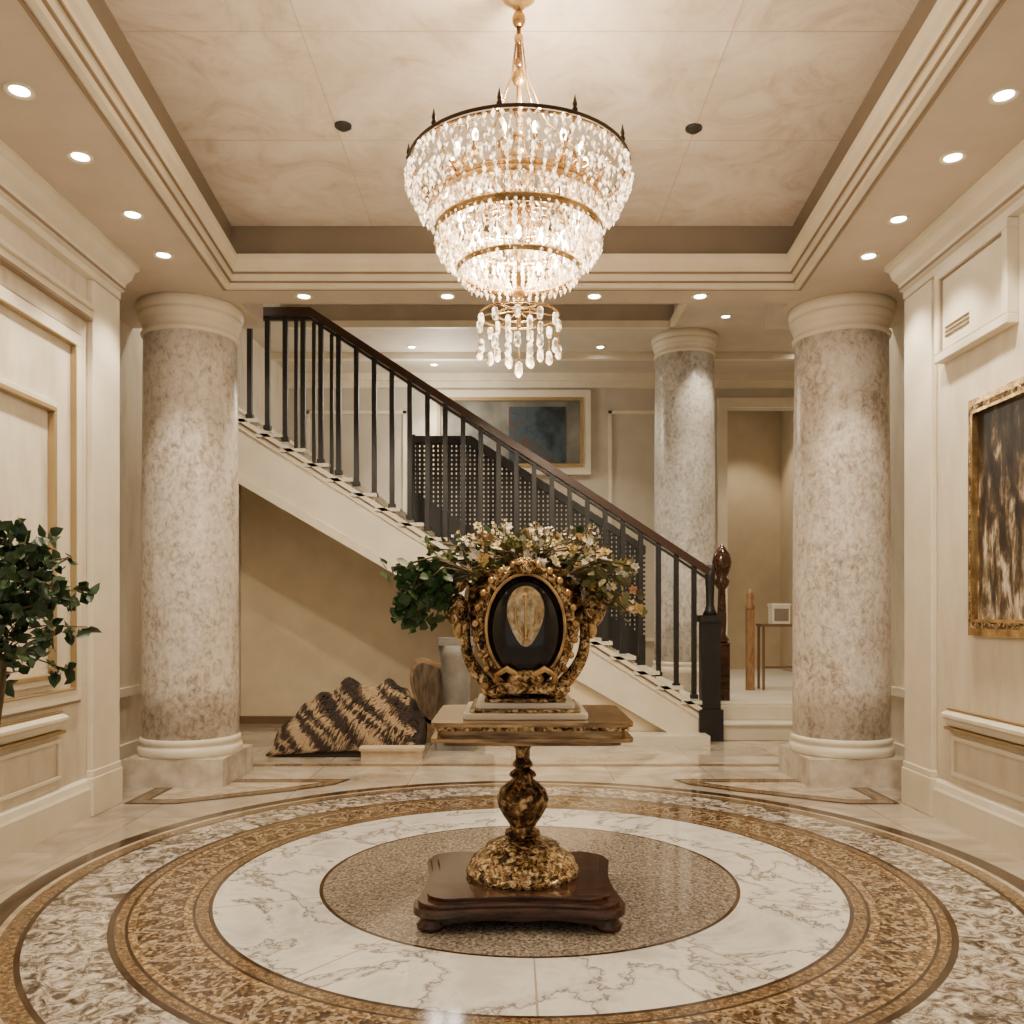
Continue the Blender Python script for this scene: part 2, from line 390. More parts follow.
for x in (-1.15,1.2): b.box(x-.003,x+.003,2.5,7.15,FR1-.003,FR1,0)
b.build('trim_ceiling_joints',[plain('joint_paint',(0.60,0.50,0.41),.6)])
b=MB()
tx0,tx1,ty0,ty1=-3.0,2.15,8.6,11.6
b.box(-3.8,5.2,7.58,ty0,BC,BC+.4); b.box(-3.8,5.2,ty1,16.4,BC,BC+.4)
b.box(-3.8,tx0,ty0,ty1,BC,BC+.4); b.box(tx1,5.2,ty0,ty1,BC,BC+.4)
b.box(tx0,tx1,ty0,ty1,BC+.28,BC+.4)
b.build('ceiling_back',[plain('grey_ceiling_paint',(0.60,0.54,0.46),.6)])
b=MB()
b.box(tx0,tx1,ty1-.06,ty1,BC-.03,BC+.06); b.box(tx1-.06,tx1,ty0,ty1,BC-.03,BC+.06)
b.box(tx0,tx1,ty1-.03,ty1,BC+.06,BC+.28,1)
b.box(-3.6,5.0,13.86,14.0,BC-.12,BC); b.box(-3.6,5.0,13.92,14.0,BC-.22,BC-.12)
b.box(-3.6,5.0,12.75,12.85,BC-.10,BC)
b.build('trim_back_ceiling',[M_trim,plain('grey_frieze_paint',(0.42,0.365,0.30),.6)])
b=MB()
b.box(-3.6,3.45,14,14.2,0,5.28); b.box(4.9,5.0,14,14.2,.4,5.28); b.box(3.45,4.9,14,14.2,4.75,5.28)
b.build('wall_back',[M_backwall])
b=MB(); b.box(3.5,5.0,16.2,16.4,0.4,5.28); b.build('wall_hall_end',[M_wallwarm])
b=MB(); b.box(5.0,5.2,9.5,16.3,0,5.28); b.build('wall_hall_right',[M_wallwarm])
b=MB(); b.box(3.8,5.2,9.4,9.5,0,5.28); b.build('wall_hall_front',[M_wallwarm])
b=MB()
for (x0,x1,z0,z1) in [(-3.3,-1.7,1,4.7),(1.55,2.9,1,4.7)]:
    w=.05
    b.box(x0,x1,13.96,14,z0,z0+w); b.box(x0,x1,13.96,14,z1-w,z1); b.box(x0,x0+w,13.96,14,z0,z1); b.box(x1-w,x1,13.96,14,z0,z1)
b.box(3.3,3.45,13.93,14.0,.4,4.9); b.box(3.45,5.0,13.93,14.0,4.75,4.9)
b.build('trim_back_wall_panels',[M_trim])

b=MB()
b.box(2.42,4.98,10.0,16.2,0,.2); b.box(2.42,4.98,10.32,16.2,.2,.4)
b.box(2.42,4.98,9.97,10.02,.17,.2); b.box(2.42,4.98,10.29,10.34,.37,.4)
b.box(2.42,4.98,10.26,10.32,.2,.37,0)
b.build('landing_steps',[M_tread],bevel=.008)

# ---------------------------------------------------------------- columns
def column(name,cx,cy,z0,z1,r,pl,mc):
    b=MB()
    b.box(cx-pl,cx+pl,cy-pl,cy+pl,z0,z0+.24,1)
    h=z0+.24
    b.lathe([(r*1.05,h),(r*1.075,h+.02),(r*1.075,h+.05),(r*1.06,h+.075),(r*1.03,h+.085),(r*1.02,h+.10),(r*1.045,h+.115),(r*1.04,h+.14),(r*1.01,h+.155)],cx,cy,48,2)
    top=z1-.28
    prof=[(r,h+.15)]
    for i in range(1,9):
        t=i/8; prof.append((r*(1-.04*t*t),h+.15+(top-h-.15)*t))
    b.lathe(prof,cx,cy,48,0)
    q=r*.96
    b.lathe([(q,top-.01),(q*1.04,top),(q*1.055,top+.02),(q*1.03,top+.035),(q*1.0,top+.045),(q*1.0,top+.08),(q*1.03,top+.09),(q*1.045,top+.105),(q*1.04,top+.11),(q*1.07,top+.13),(q*1.10,top+.16),(q*1.11,top+.18),(q*1.09,top+.185),(q*1.12,top+.20),(q*1.14,top+.23),(q*1.14,top+.279)],cx,cy,48,2)
    b.build(name,[mc,M_colbase,M_trim])
M_colbase=noise_mat('pale_marble_plinth',[(0.35,(0.46,0.395,0.32)),(0.65,(0.68,0.61,0.52))],scale=7,detail=8,rough=.2)
column('marble_column',-2.86,7.75,0,SOF,.412,.425,M_col)
column('marble_column',2.93,7.75,0,SOF,.412,.425,M_col)
column('marble_column',2.40,12.1,.402,BC,.42,.46,M_col2)

# ---------------------------------------------------------------- stairs
YS=10.0
def nose(x): return .58+.63*(2.16-x)
def under(x): return .06+.563*(2.05-x)
XL=-3.59
b=MB()
xr=2.2; n=22; tr=.27
x=xr
poly=[(xr,0.0)]
z=nose(xr)-.1
poly.append((xr,z))
for i in range(n):
    x2=max(x-tr,XL); poly.append((x2,z))
    if x2<=XL: break
    z+=.17; poly.append((x2,z)); x=x2
poly.append((XL,under(XL)+.05)); poly.append((2.1,0.0))
b.prism(poly,YS+.02,YS+1.49,'y',0)
x=xr; z=nose(xr)-.1
for i in range(n):
    x2=max(x-tr,-3.55)
    if x2<=-3.5: break
    b.box(x2-.0,x+.03,YS-.05,YS+1.49,z-.035,z+.005,0)
    z+=.17; x=x2
off=-.20
b.prism([(2.2,0),(2.2,nose(2.2)+off),(XL,nose(XL)+off),(XL,under(XL)),(2.12,0)],YS-.02,YS+.03,'y',1)
def strip(o1,o2,f,m,y0):
    b.prism([(2.2,max(0,f(2.2)+o1)),(2.2,max(0.01,f(2.2)+o2)),(XL,f(XL)+o2),(XL,f(XL)+o1)],y0,YS,'y',m)
strip(off-.05,off+.01,nose,1,YS-.05)
strip(off-.075,off-.05,nose,3,YS-.025)
strip(off-.13,off-.10,nose,1,YS-.04)
b.prism([(2.05,0.0),(2.05,.09),(XL,under(XL)+.08),(XL,under(XL)-.02),(1.95,0.0)],YS-.05,YS,'y',1)
b.box(-.3,2.2,YS-.35,YS+.02,0,.10,0)
b.prism([(-.2,0.1),(2.05,.1),(-.2,under(-.2))],YS+.04,YS+.10,'y',2)
b.build('staircase',[M_tread,M_trim,M_under,M_line])
b=MB()
b.prism([(XL,0),(2.15,0),(2.15,.1),(XL,under(XL)+.1)],YS+1.5,YS+1.62,'y',0)
b.build('wall_understair',[M_under])
b=MB(); b.box(XL,2.1,YS+1.46,YS+1.495,0,.10,0); b.build('baseboard_understair',[plain('dark_skirting',(0.16,0.10,0.05),.4)])

def railz(x):
    return 1.96+(4.97-1.96)*(2.30-x)/(4.62) if x>-2.32 else 4.97
b=MB()
def bar(x0,z0,x1,z1,y,w,hh,m):
    b.prism([(x0,z0-hh),(x0,z0),(x1,z1),(x1,z1-hh)],y-w,y+w,'y',m)
yb=YS+.04
bar(2.30,1.97,-2.32,4.98,yb,.05,.10,1); bar(2.28,1.86,-2.32,4.87,yb,.03,.03,0)
bar(-2.32,4.98,-3.55,4.98,yb,.05,.10,1); bar(-2.32,4.87,-3.55,4.87,yb,.03,.03,0)
x=2.1; i=0
while x>-3.5:
    zt=railz(x)-.08; zb=nose(x)-.14
    b.box(x-.027,x+.027,yb-.027,yb+.027,zb,zt,0)
    b.box(x-.04,x+.04,yb-.04,yb+.04,zb,zb+.05,0)
    if -2.6<x<-1.9:
        b.box(x-.10,x-.06,yb-.02,yb+.02,zb,zt,0)
    x-=.205; i+=1
b.box(2.14,2.41,yb-.13,yb+.10,0,.36,0); b.box(2.175,2.385,yb-.10,yb+.085,.3,1.40,0)
b.box(2.15,2.40,yb-.12,yb+.10,1.36,1.44,0); b.lathe([(.09,1.44),(.06,1.50),(.045,1.56),(.05,1.75),(.06,1.9),(.04,2.02)],2.285,yb,16,0)
b.build('stair_balustrade',[M_black,M_railwood])
b=MB()
cx,cy=2.56,10.62
b.box(cx-.08,cx+.08,cy-.08,cy+.08,.4,1.1,0)
b.lathe([(.07,1.1),(.09,1.14),(.05,1.2),(.06,1.4),(.05,1.6),(.045,1.75),(.08,1.8),(.10,1.85),(.06,1.9),(.10,1.98),(.12,2.08),(.10,2.18),(.05,2.25),(.02,2.3)],cx,cy,16,0)
b.build('newel_post',[M_redwood])
b=MB()
cx,cy=3.27,11.95
b.box(cx-.05,cx+.05,cy-.05,cy+.05,.4,1.5,0); b.lathe([(.05,1.5),(.07,1.54),(.04,1.6),(.055,1.7),(.02,1.8)],cx,cy,12,0)
b.build('newel_post',[noise_mat('oak_wood',[(0.35,(0.20,0.10,0.04)),(0.65,(0.36,0.2,0.09))],scale=8,stretch=(6,6,1))])
b=MB()
ys=YS+1.42
XA,XZ=-1.30,1.75
TP=3.78
def ltop(x): return min(TP, nose(x)+1.50)
nb=int((XZ-XA)/.06)
for i in range(nb+1):
    x=XA+.06*i
    b.box(x-.021,x+.021,ys-.012,ys+.012,nose(x)-.1,ltop(x),0)
for k in range(50):
    z=.8+.06*k
    xa=max(XA,2.16-(z-.48)/.63); xb=min(XZ,2.16-(z-.58-1.50)/.63)
    if z>TP-.03 or xb-xa<.1: continue
    b.box(xa,xb,ys-.010,ys+.010,z-.016,z+.016,0)
xk=2.16-(TP-.58-1.50)/.63
b.prism([(XZ,ltop(XZ)-.10),(XZ,ltop(XZ)),(xk,TP),(XA,TP),(XA,TP-.08),(xk-.05,TP-.10)],ys-.04,ys+.04,'y',0)
b.box(XA-.04,XA+.03,ys-.03,ys+.03,nose(XA)-.1,TP+.02,0)
b.prism([(XZ,nose(XZ)-.1),(XZ,nose(XZ)+.30),(XA,nose(XA)+.30),(XA,nose(XA)-.1)],ys-.015,ys+.015,'y',0)
b.build('wrought_iron_screen',[M_black])

b=MB()
b.box(3.42,4.0,11.9,12.2,1.27,1.31,0)
for x in(3.45,3.97):
    for y in(11.93,12.17): b.box(x-.015,x+.015,y-.015,y+.015,.4,1.27,0)
b.box(3.45,3.97,11.92,11.94,.7,.73,0)
b.build('console_table',[plain('brown_wood',(0.14,0.08,0.045),.4)])
b=MB(); b.prism(rounded_:=[(3.58,11.95),(3.82,11.95),(3.82,12.15),(3.58,12.15)],1.31,1.56,'z',0); b.box(3.57,3.83,11.94,12.16,1.56,1.59,0); b.box(3.60,3.80,11.945,11.95,1.35,1.52,1)
b.build('decorative_box',[plain('white_box_lacquer',(.75,.70,.62),.4),M_taupe])

b=MB()
x0,x1,z0,z1=-1.32,1.26,3.67,5.02
def fr(x0,x1,z0,z1,w,y,d,m):
    b.box(x0,x1,y-d,y,z0,z0+w,m); b.box(x0,x1,y-d,y,z1-w,z1,m); b.box(x0,x0+w,y-d,y,z0+w,z1-w,m); b.box(x1-w,x1,y-d,y,z0+w,z1-w,m)
fr(x0,x1,z0,z1,.12,14,.08,0); fr(x0+.12,x1-.12,z0+.12,z1-.12,.05,14,.10,1)
b.box(x0+.1,x1-.1,13.97,14,z0+.1,z1-.1,2)
b.box(-.05,.85,13.95,13.98,3.86,4.76,3)
b.build('framed_wall_art',[M_trim,M_goldtrim,noise_mat('grey_underpainting',[(0.35,(0.10,0.095,0.085)),(0.65,(0.24,0.23,0.20))],scale=2,rough=.5),noise_mat('dark_slate_painting',[(0.36,(0.010,0.013,0.017)),(0.48,(0.022,0.04,0.055)),(0.57,(0.05,0.085,0.11)),(0.64,(0.09,0.05,0.04)),(0.75,(0.16,0.14,0.11))],scale=2.6,detail=9,rough=.4)])

b=MB()
Y0,Y1=4.95,5.84
wall_frame(b,1,Y0,Y1,1.33,2.90,.05,0,.04); wall_frame(b,1,Y0+.05,Y1-.05,1.38,2.85,.05,1,.06); wall_frame(b,1,Y0+.09,Y1-.09,1.42,2.81,.02,0,.07)
b.box(3.07,3.099,Y0+.05,Y1-.05,1.4,2.83,2)
def canvas_mat():
    m,nt,bs=new_mat('figurative_oil_canvas'); mth=mather(nt)
    v=coords(nt,(1,4.6,1.5)); n=nt.nodes.new('ShaderNodeTexNoise'); n.inputs['Scale'].default_value=2.3; n.inputs['Detail'].default_value=10; n.inputs['Distortion'].default_value=.3; n.inputs['Roughness'].default_value=.68
    nt.links.new(v,n.inputs['Vector'])
    g=nt.nodes.new('ShaderNodeTexCoord'); s=nt.nodes.new('ShaderNodeSeparateXYZ'); nt.links.new(g.outputs['Object'],s.inputs[0])
    f=mth('ADD',n.outputs['Fac'],mth('MULTIPLY',mth('SUBTRACT',2.15,s.outputs[2]),.13))
    r=ramp(nt,[(0.38,(0.010,0.008,0.007)),(0.50,(0.045,0.030,0.020)),(0.57,(0.17,0.12,0.07)),(0.64,(0.50,0.43,0.34)),(.74,(0.75,.71,.64))]); nt.links.new(f,r.inputs['Fac'])
    nt.links.new(r.outputs['Color'],bs.inputs['Base Color']); bs.inputs['Roughness'].default_value=.4
    return m
b.build('framed_painting',[M_gold2,M_gold,canvas_mat()])
b=MB()
b.box(3.05,3.1,5.36,6.20,3.30,3.90,0); wall_frame(b,1,5.32,6.24,3.26,3.905,.06,0,.075); wall_frame(b,1,5.38,6.18,3.32,3.85,.018,1,.06)
for k in range(3): b.box(3.04,3.05,5.8,6.12,3.42+.03*k,3.432+.03*k,1)
b.build('wall_vent_panel',[M_trim,M_line],bevel=.006)

# ---------------------------------------------------------------- pedestal table
tb=MB()
F0,F1=4.04,4.82; hw=.475; cx=.055; tcx=.095
def rounded(x0,x1,y0,y1,r,n=5):
    P=[]
    for cx_,cy_,a0 in [(x1-r,y1-r,0),(x0+r,y1-r,PI/2),(x0+r,y0+r,PI),(x1-r,y0+r,1.5*PI)]:
        for i in range(n+1):
            a=a0+PI/2*i/n; P.append((cx_+r*math.cos(a),cy_+r*math.sin(a)))
    return P
def slab(e,z0,z1,m,r=.06): tb.prism(rounded(tcx-hw+e,tcx+hw-e,F0+e,F1-e,r),z0,z1,'z',m)
slab(0,.955,.975,0,.05); slab(.015,.935,.955,1,.05); slab(.025,.90,.935,0,.05); slab(.0,.882,.90,0,.05); slab(.05,.86,.882,0,.05)
tb.lathe([(.20,.862),(.12,.84),(.06,.82),(.038,.79),(.036,.74),(.05,.72),(.052,.705),(.035,.69)],cx,TY,32,3)
tb.lathe([(.035,.69),(.06,.67),(.065,.655),(.045,.64),(.07,.62),(.11,.58),(.122,.54),(.115,.50),(.09,.45),(.065,.41),(.055,.385),(.08,.375),(.085,.355),(.06,.34)],cx,TY,64,3,flute=.10,fn=14)
tb.lathe([(.06,.345),(.10,.33),(.16,.315),(.185,.30),(.17,.285),(.20,.27),(.245,.245),(.262,.22),(.255,.20),(.275,.19),(.28,.17),(.27,.155),(.27,.14)],cx,TY,64,1,flute=.04,fn=24)
hw2=.50; c2=cx-.02
def cart(e,n=10):
    P=[]; x0,x1,y0,y1=c2-hw2+e,c2+hw2-e,3.99+e,4.91-e; r=.11
    cs=[(x1-r,y1-r,0),(x0+r,y1-r,PI/2),(x0+r,y0+r,PI),(x1-r,y0+r,1.5*PI)]
    for q in range(4):
        ccx,ccy,a0=cs[q]
        for i in range(7):
            a=a0+PI/2*i/6; P.append((ccx+r*math.cos(a),ccy+r*math.sin(a)))
        nx=cs[(q+1)%4]; A=Vector(P[-1]); a=nx[2]; B=Vector((nx[0]+r*math.cos(a),nx[1]+r*math.sin(a)))
        inw=(Vector((c2,4.45))-(A+B)/2).normalized()
        for i in range(1,n):
            t=i/n; p=A.lerp(B,t)+inw*.035*math.sin(PI*t); P.append((p.x,p.y))
    return P
for e,z0,z1 in [(.06,.135,.155),(.02,.115,.137),(0,.08,.117),(.03,.055,.085)]: tb.prism(cart(e),z0,z1,'z',2)
for sx in(-1,1):
    for y in(4.08,4.82):
        X=c2+sx*.415
        tb.lathe([(.045,0),(.065,.012),(.07,.03),(.05,.05),(.06,.07),(.075,.09)],X,y,16,2)
for y in(4.075,4.825):
    tb.prism([(c2-.40,.08),(c2-.40,.02),(c2-.28,.040),(c2-.15,.056),(c2,.045),(c2+.15,.056),(c2+.28,.040),(c2+.40,.02),(c2+.40,.08)],y-.02,y+.02,'y',2)
tb.build('pedestal_table',[noise_mat('gilded_wood_top',[(0.35,(0.12,0.06,0.022)),(0.55,(0.34,0.205,0.08)),(0.7,(0.60,0.42,0.2))],scale=5,rough=.18,metal=.25,stretch=(1,8,8)),M_gold,M_redwood,M_dgold],bevel=0)

b=MB(); ux=.065
M_page=plain('ivory_marble',(0.76,0.68,0.54),.3)
b.prism(rounded(ux-.30,ux+.30,4.14,4.72,.03),.976,1.005,'z',0); b.prism(rounded(ux-.27,ux+.27,4.17,4.70,.03),1.005,1.022,'z',1); b.prism(rounded(ux-.24,ux+.24,4.20,4.68,.03),1.022,1.05,'z',0)
b.prism(rounded(ux-.20,ux+.20,4.22,4.66,.03),1.05,1.069,'z',1)
b.build('marble_plinth',[M_page,M_gold],bevel=.005)

# ---------------------------------------------------------------- gilt urn
b=MB()
b.lathe([(.20,1.07),(.22,1.085),(.22,1.105),(.16,1.125),(.12,1.15),(.15,1.17),(.18,1.20),(.22,1.28),(.26,1.38),(.29,1.47),(.30,1.53),(.29,1.60),(.26,1.64),(.24,1.66),(.27,1.69),(.28,1.70),(.25,1.705),(.21,1.66)],ux,TY,56,4,sy=.72,flute=.06,fn=22,capt=False)
for s in(-1,1):
    pts=[]
    for k in range(30):
        t=k/29; a=-1.7+t*5.0; r=.105*(1-.68*t)
        pts.append((ux+s*(.31+r*math.cos(a)),TY-.05,1.56+r*math.sin(a)*1.35))
    b.tube(pts,[.030*(1-.55*k/29) for k in range(30)],8,0)
    pts=[(ux+s*(.14+.05*math.sin(t*PI*1.2)+.19*t),TY-.17+.08*t,1.09+.36*t) for t in [k/14 for k in range(15)]]
    b.tube(pts,[.038-.014*k/14 for k in range(15)],8,0)
    b.ell((ux+s*.15,TY-.19,1.10),(.06,.05,.04),0)
    b.ell((ux+s*.335,TY-.08,1.50),(.048,.05,.085),0,14,10); b.ell((ux+s*.33,TY-.10,1.40),(.030,.035,.045),2,12,8)
    b.ell((ux+s*.335,TY-.08,1.63),(.04,.035,.045),2,12,8)
yF=TY-.265
arch=[]
for k in range(41):
    a=-PI*.30+ (PI*1.60)*k/40
    arch.append((ux+.215*math.cos(a),yF+.02,1.415+.285*math.sin(a)))
b.tube(arch,.028,10,0)
b.tube([(p[0]+(ux-p[0])*.12,yF-.01,1.415+(p[2]-1.415)*.90) for p in arch],.009,8,2)
for k in range(0,41,2):
    p=arch[k]; b.ell((ux+(p[0]-ux)*1.12,yF+.0,1.415+(p[2]-1.415)*1.09),(.018,.018,.018),2,8,6)
b.ell((ux,yF+.06,1.40),(.205,.10,.285),1,28,18)
def egg(c,rx,ry,rz,m,rib):
    vs=[];fs=[];U=36;Wn=18
    for i in range(Wn+1):
        t=PI*i/Wn; zz=math.cos(t); w=math.sin(t)*(1+.20*zz)
        for k in range(U):
            a=2*PI*k/U; q=1+rib*math.sin(a*9)
            vs.append((c[0]+rx*w*math.cos(a)*q,c[1]+ry*w*math.sin(a)*q,c[2]+rz*zz))
    for i in range(Wn):
        for k in range(U):
            j=(k+1)%U; fs.append((i*U+k,i*U+j,(i+1)*U+j,(i+1)*U+k))
    b.add(vs,fs,m,True)
egg((ux,yF-.035,1.47),.080,.045,.145,3,.12)
for s in (-1,0,1):
    b.tube([(ux+s*.05*math.sin(PI*t)*(1.15-.3*t),yF-.082+.012*abs(s),1.58-.22*t) for t in [k/8 for k in range(9)]],.006,6,2)
b.box(ux-.14,ux+.14,yF-.02,yF+.12,1.10,1.15,0)
b.ell((ux,yF-.02,1.17),(.09,.04,.045),0); b.ell((ux,yF+.0,1.71),(.06,.04,.045),0)
for s in(-1,1): b.tube([(ux+s*.02,yF-.03,1.18),(ux+s*.09,yF-.04,1.22),(ux+s*.14,yF-.03,1.19),(ux+s*.13,yF-.03,1.15)],[.016,.018,.014,.01],8,2)
b.build('ornate_gilt_urn',[M_gold,plain('black_enamel',(0.008,0.007,0.007),.12),M_gold2,noise_mat('gilded_cameo',[(0.35,(0.26,0.18,0.08)),(0.5,(0.54,0.43,0.25)),(0.64,(0.82,0.72,0.52))],scale=26,rough=.35,bump=.6),M_dgold])

# ---------------------------------------------------------------- flower arrangement
greens=[noise_mat('leaf_green_deep',[(0.3,(0.015,0.045,0.012)),(0.7,(0.05,0.12,0.03))],scale=20,rough=.45),
        noise_mat('leaf_green_olive',[(0.3,(0.08,0.09,0.025)),(0.7,(0.26,0.24,0.08))],scale=20,rough=.5)]
M_cream=plain('petal_cream',(0.80,0.68,0.44),.6); M_pink=plain('petal_peach',(0.60,0.28,0.14),.6); M_yel=plain('petal_ochre',(0.54,0.38,0.13),.6); M_wht=plain('petal_white',(0.86,0.82,0.72),.6)
M_stem=plain('stem_brown',(0.10,0.07,0.03),.7)
b=MB(); fx=.055
fl=[greens[0],greens[1],M_cream,M_pink,M_yel,M_wht,M_stem]
base=Vector((ux,TY,1.66))
for i in range(110):
    a=random.uniform(0,2*PI); rx=random.uniform(.1,.50)
    tgt=Vector((fx+rx*math.cos(a),TY+rx*.5*math.sin(a)+.04,1.70+random.uniform(-.03,.17)*(1.1-rx)*1.4))
    mid=(base+tgt)/2+Vector((0,0,.06))
    b.tube([base,mid,tgt],.004,4,6)
    for k in range(6):
        t=random.uniform(.5,1.05); p=base.lerp(tgt,t)+Vector((rnd(),rnd(),rnd()))*.03
        col=0 if (tgt.x<-.22 or random.random()<.15) else 1
        b.leaf(p,(tgt-base).normalized()+Vector((rnd(),rnd(),rnd()))*.8,random.uniform(.03,.06),col)
    if random.random()<.85:
        c=random.choices([2,3,4,5],[4,1.6,4,3.2])[0]
        if tgt.x<-.3: c=1
        for q in range(2): b.bloom(tgt+Vector((rnd(),rnd(),rnd()))*.03*q,random.uniform(.020,.040),c,3)
for i in range(28):
    s0=Vector((ux-.25,TY-.1+.1*rnd(),1.68)); tgt=Vector((-.48+.10*rnd(),TY-.1+.12*rnd(),1.58+.14*rnd()))
    b.tube([s0,(s0+tgt)/2+Vector((0,0,.07)),tgt],.004,4,6)
    for k in range(12):
        p=s0.lerp(tgt,random.uniform(.45,1.1))+Vector((rnd(),rnd(),rnd()))*.035
        b.leaf(p,(rnd(),rnd(),rnd()-.3),random.uniform(.04,.075),0,.5)
for i in range(26):
    s0=Vector((ux+.22,TY-.1+.1*rnd(),1.68)); tgt=Vector((.55+.08*rnd(),TY-.1+.12*rnd(),1.61+.12*rnd()))
    b.tube([s0,(s0+tgt)/2+Vector((0,0,.05)),tgt],.004,4,6)
    for k in range(6):
        p=s0.lerp(tgt,random.uniform(.4,1.1))+Vector((rnd(),rnd(),rnd()))*.04
        b.leaf(p,(rnd(),rnd(),rnd()),random.uniform(.03,.055),1,.5)
    b.bloom(tgt,random.uniform(.025,.04),random.choice([2,5,3,4]),3)
for i in range(40):
    x=fx+.32*rnd(); top=Vector((x*1.15,TY+.15*rnd(),1.85+.10*random.random()))
    b.tube([Vector((x*.8,TY,1.68)),top],.0025,4,6)
    for k in range(7): b.bloom(top-Vector((0.02*rnd(),0.02*rnd(),.018*k)),.011,random.choice([2,4,1,5]),1,4)
b.build('flower_arrangement',fl)

# ---------------------------------------------------------------- chandelier
b=MB(); cxh=.035
def ring(r,z,t=.012,m=0,h=0):
    pts=[(cxh+r*math.cos(2*PI*k/64),TY+r*math.sin(2*PI*k/64),z) for k in range(64)]
    b.tube(pts,t,8,m,closed=True)
    if h:
        b.lathe([(r,z-h),(r+.006,z-h),(r+.006,z),(r,z)],cxh,TY,64,m,capb=False,capt=False)
b.lathe([(.02,4.66),(.09,4.66),(.085,4.63),(.05,4.60),(.02,4.57),(.015,4.55)],cxh,TY,24,1)
b.tube([(cxh,TY,4.58),(cxh,TY,2.95)],.012,8,1)
for z,r in [(4.52,.035),(4.42,.025),(4.3,.022),(4.22,.035),(4.05,.03),(3.92,.03),(3.80,.055),(3.72,.085),(3.65,.06),(3.5,.07),(3.35,.05),(3.12,.03)]: b.ell((cxh,TY,z),(r,r,r*1.2),1,14,8)
RT=3.76; R1=.56
ring(R1,RT,.008,0,.010); ring(R1-.008,RT-.020,.008,1)
ring(.42,3.585,.015,1,.05); ring(.40,3.54,.008,1)
ring(.415,3.43,.016,1,.030); ring(.40,3.455,.008,1)
ring(.31,3.235,.011,1,.02)
for k in range(10):
    a=2*PI*k/10+.15; c,s=math.cos(a),math.sin(a)
    if k%2==0: b.tube([(cxh+R1*c,TY+R1*s,RT),(cxh+.36*c,TY+.36*s,RT+.08),(cxh+.14*c,TY+.14*s,RT+.25),(cxh+.04*c,TY+.04*s,RT+.48),(cxh+.02*c,TY+.02*s,RT+.64)],.0045,5,1)
    b.lathe([(.010,RT),(.015,RT+.012),(.008,RT+.025),(.012,RT+.035),(.002,RT+.08)],cxh+R1*c,TY+R1*s,8,0)
    b.tube([(cxh+R1*c,TY+R1*s,RT-.02),(cxh+.49*c,TY+.49*s,RT-.10),(cxh+.42*c,TY+.42*s,3.59)],.006,6,1)
    b.tube([(cxh+.42*c,TY+.42*s,3.58),(cxh+.25*c,TY+.25*s,3.50),(cxh+.04*c,TY+.04*s,3.56)],.007,6,1)
    b.tube([(cxh+.42*c,TY+.42*s,3.58),(cxh+.415*c,TY+.415*s,3.43)],.006,6,1)
for k in range(14):
    a=2*PI*k/14; c,s=math.cos(a),math.sin(a)
    pts=[(cxh+(.06+.28*t)*c,TY+(.06+.28*t)*s,3.66-.07*math.sin(t*PI*1.5)) for t in [q/10 for q in range(11)]]
    b.tube(pts,.010,6,1)
    pts=[(cxh+(.38+.045*math.cos(q*.75))*c,TY+(.38+.045*math.cos(q*.75))*s,3.64+.045*math.sin(q*.75)) for q in range(8)]
    b.tube(pts,.009,6,1)
    b.lathe([(.02,3.70),(.035,3.71),(.012,3.72),(.012,3.755)],cxh+.34*c,TY+.34*s,10,1)
    b.ell((cxh+.34*c,TY+.34*s,3.785),(.016,.016,.033),3,8,6)
    for rr,zz in((.30,3.49),(.24,3.33)):
        a2=a+.2; b.ell((cxh+rr*math.cos(a2),TY+rr*math.sin(a2),zz),(.018,.018,.035),3,8,6)
def curtain(r0,z0,r1,z1,n,beads,size,bow=.015,off=0):
    for k in range(n):
        a=2*PI*(k+off)/n
        for j in range(beads):
            t=(j+random.uniform(-.2,.2))/(beads-1) if beads>1 else 0
            r=r0+(r1-r0)*t+math.sin(t*PI)*bow+random.uniform(-.006,.006); z=z0+(z1-z0)*t
            b.crystal((cxh+r*math.cos(a),TY+r*math.sin(a),z),size*random.uniform(1.3,2.0),size*.42,2,4)
# wide top bowl
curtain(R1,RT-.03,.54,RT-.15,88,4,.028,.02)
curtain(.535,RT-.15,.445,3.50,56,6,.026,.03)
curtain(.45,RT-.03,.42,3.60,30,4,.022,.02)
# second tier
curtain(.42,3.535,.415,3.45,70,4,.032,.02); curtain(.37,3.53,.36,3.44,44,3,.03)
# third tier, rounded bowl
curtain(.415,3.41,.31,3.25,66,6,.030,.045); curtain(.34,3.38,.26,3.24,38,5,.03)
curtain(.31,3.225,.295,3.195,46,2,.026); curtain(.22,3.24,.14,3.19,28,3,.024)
# lower detached pendant cluster
ring(.205,3.005,.005,1); ring(.11,3.01,.005,1)
for k in range(6):
    a=2*PI*k/6; b.tube([(cxh+.2*math.cos(a),TY+.2*math.sin(a),3.005),(cxh,TY,3.03)],.0035,5,1)
for k in range(11):
    a=2*PI*k/11+.1; x,y=cxh+.205*math.cos(a),TY+.205*math.sin(a)
    b.tube([(x,y,3.0),(x,y,2.83)],.0025,4,1)
    b.lathe([(.010,2.99),(.015,2.98),(.015,2.94),(.009,2.93)],x,y,6,2)
    b.lathe([(.009,2.86),(.015,2.85),(.018,2.805),(.009,2.79)],x,y,6,2)
for k in range(6):
    a=2*PI*k/6; x,y=cxh+.11*math.cos(a),TY+.11*math.sin(a)
    b.tube([(x,y,3.01),(x,y,2.82)],.0025,4,1)
    b.lathe([(.009,2.975),(.014,2.965),(.014,2.92),(.008,2.91)],x,y,6,2)
    b.lathe([(.008,2.84),(.015,2.83),(.017,2.785),(.008,2.77)],x,y,6,2)
b.tube([(cxh,TY,3.0),(cxh,TY,2.74)],.004,4,1)
b.crystal((cxh,TY,2.86),.04,.012,2)
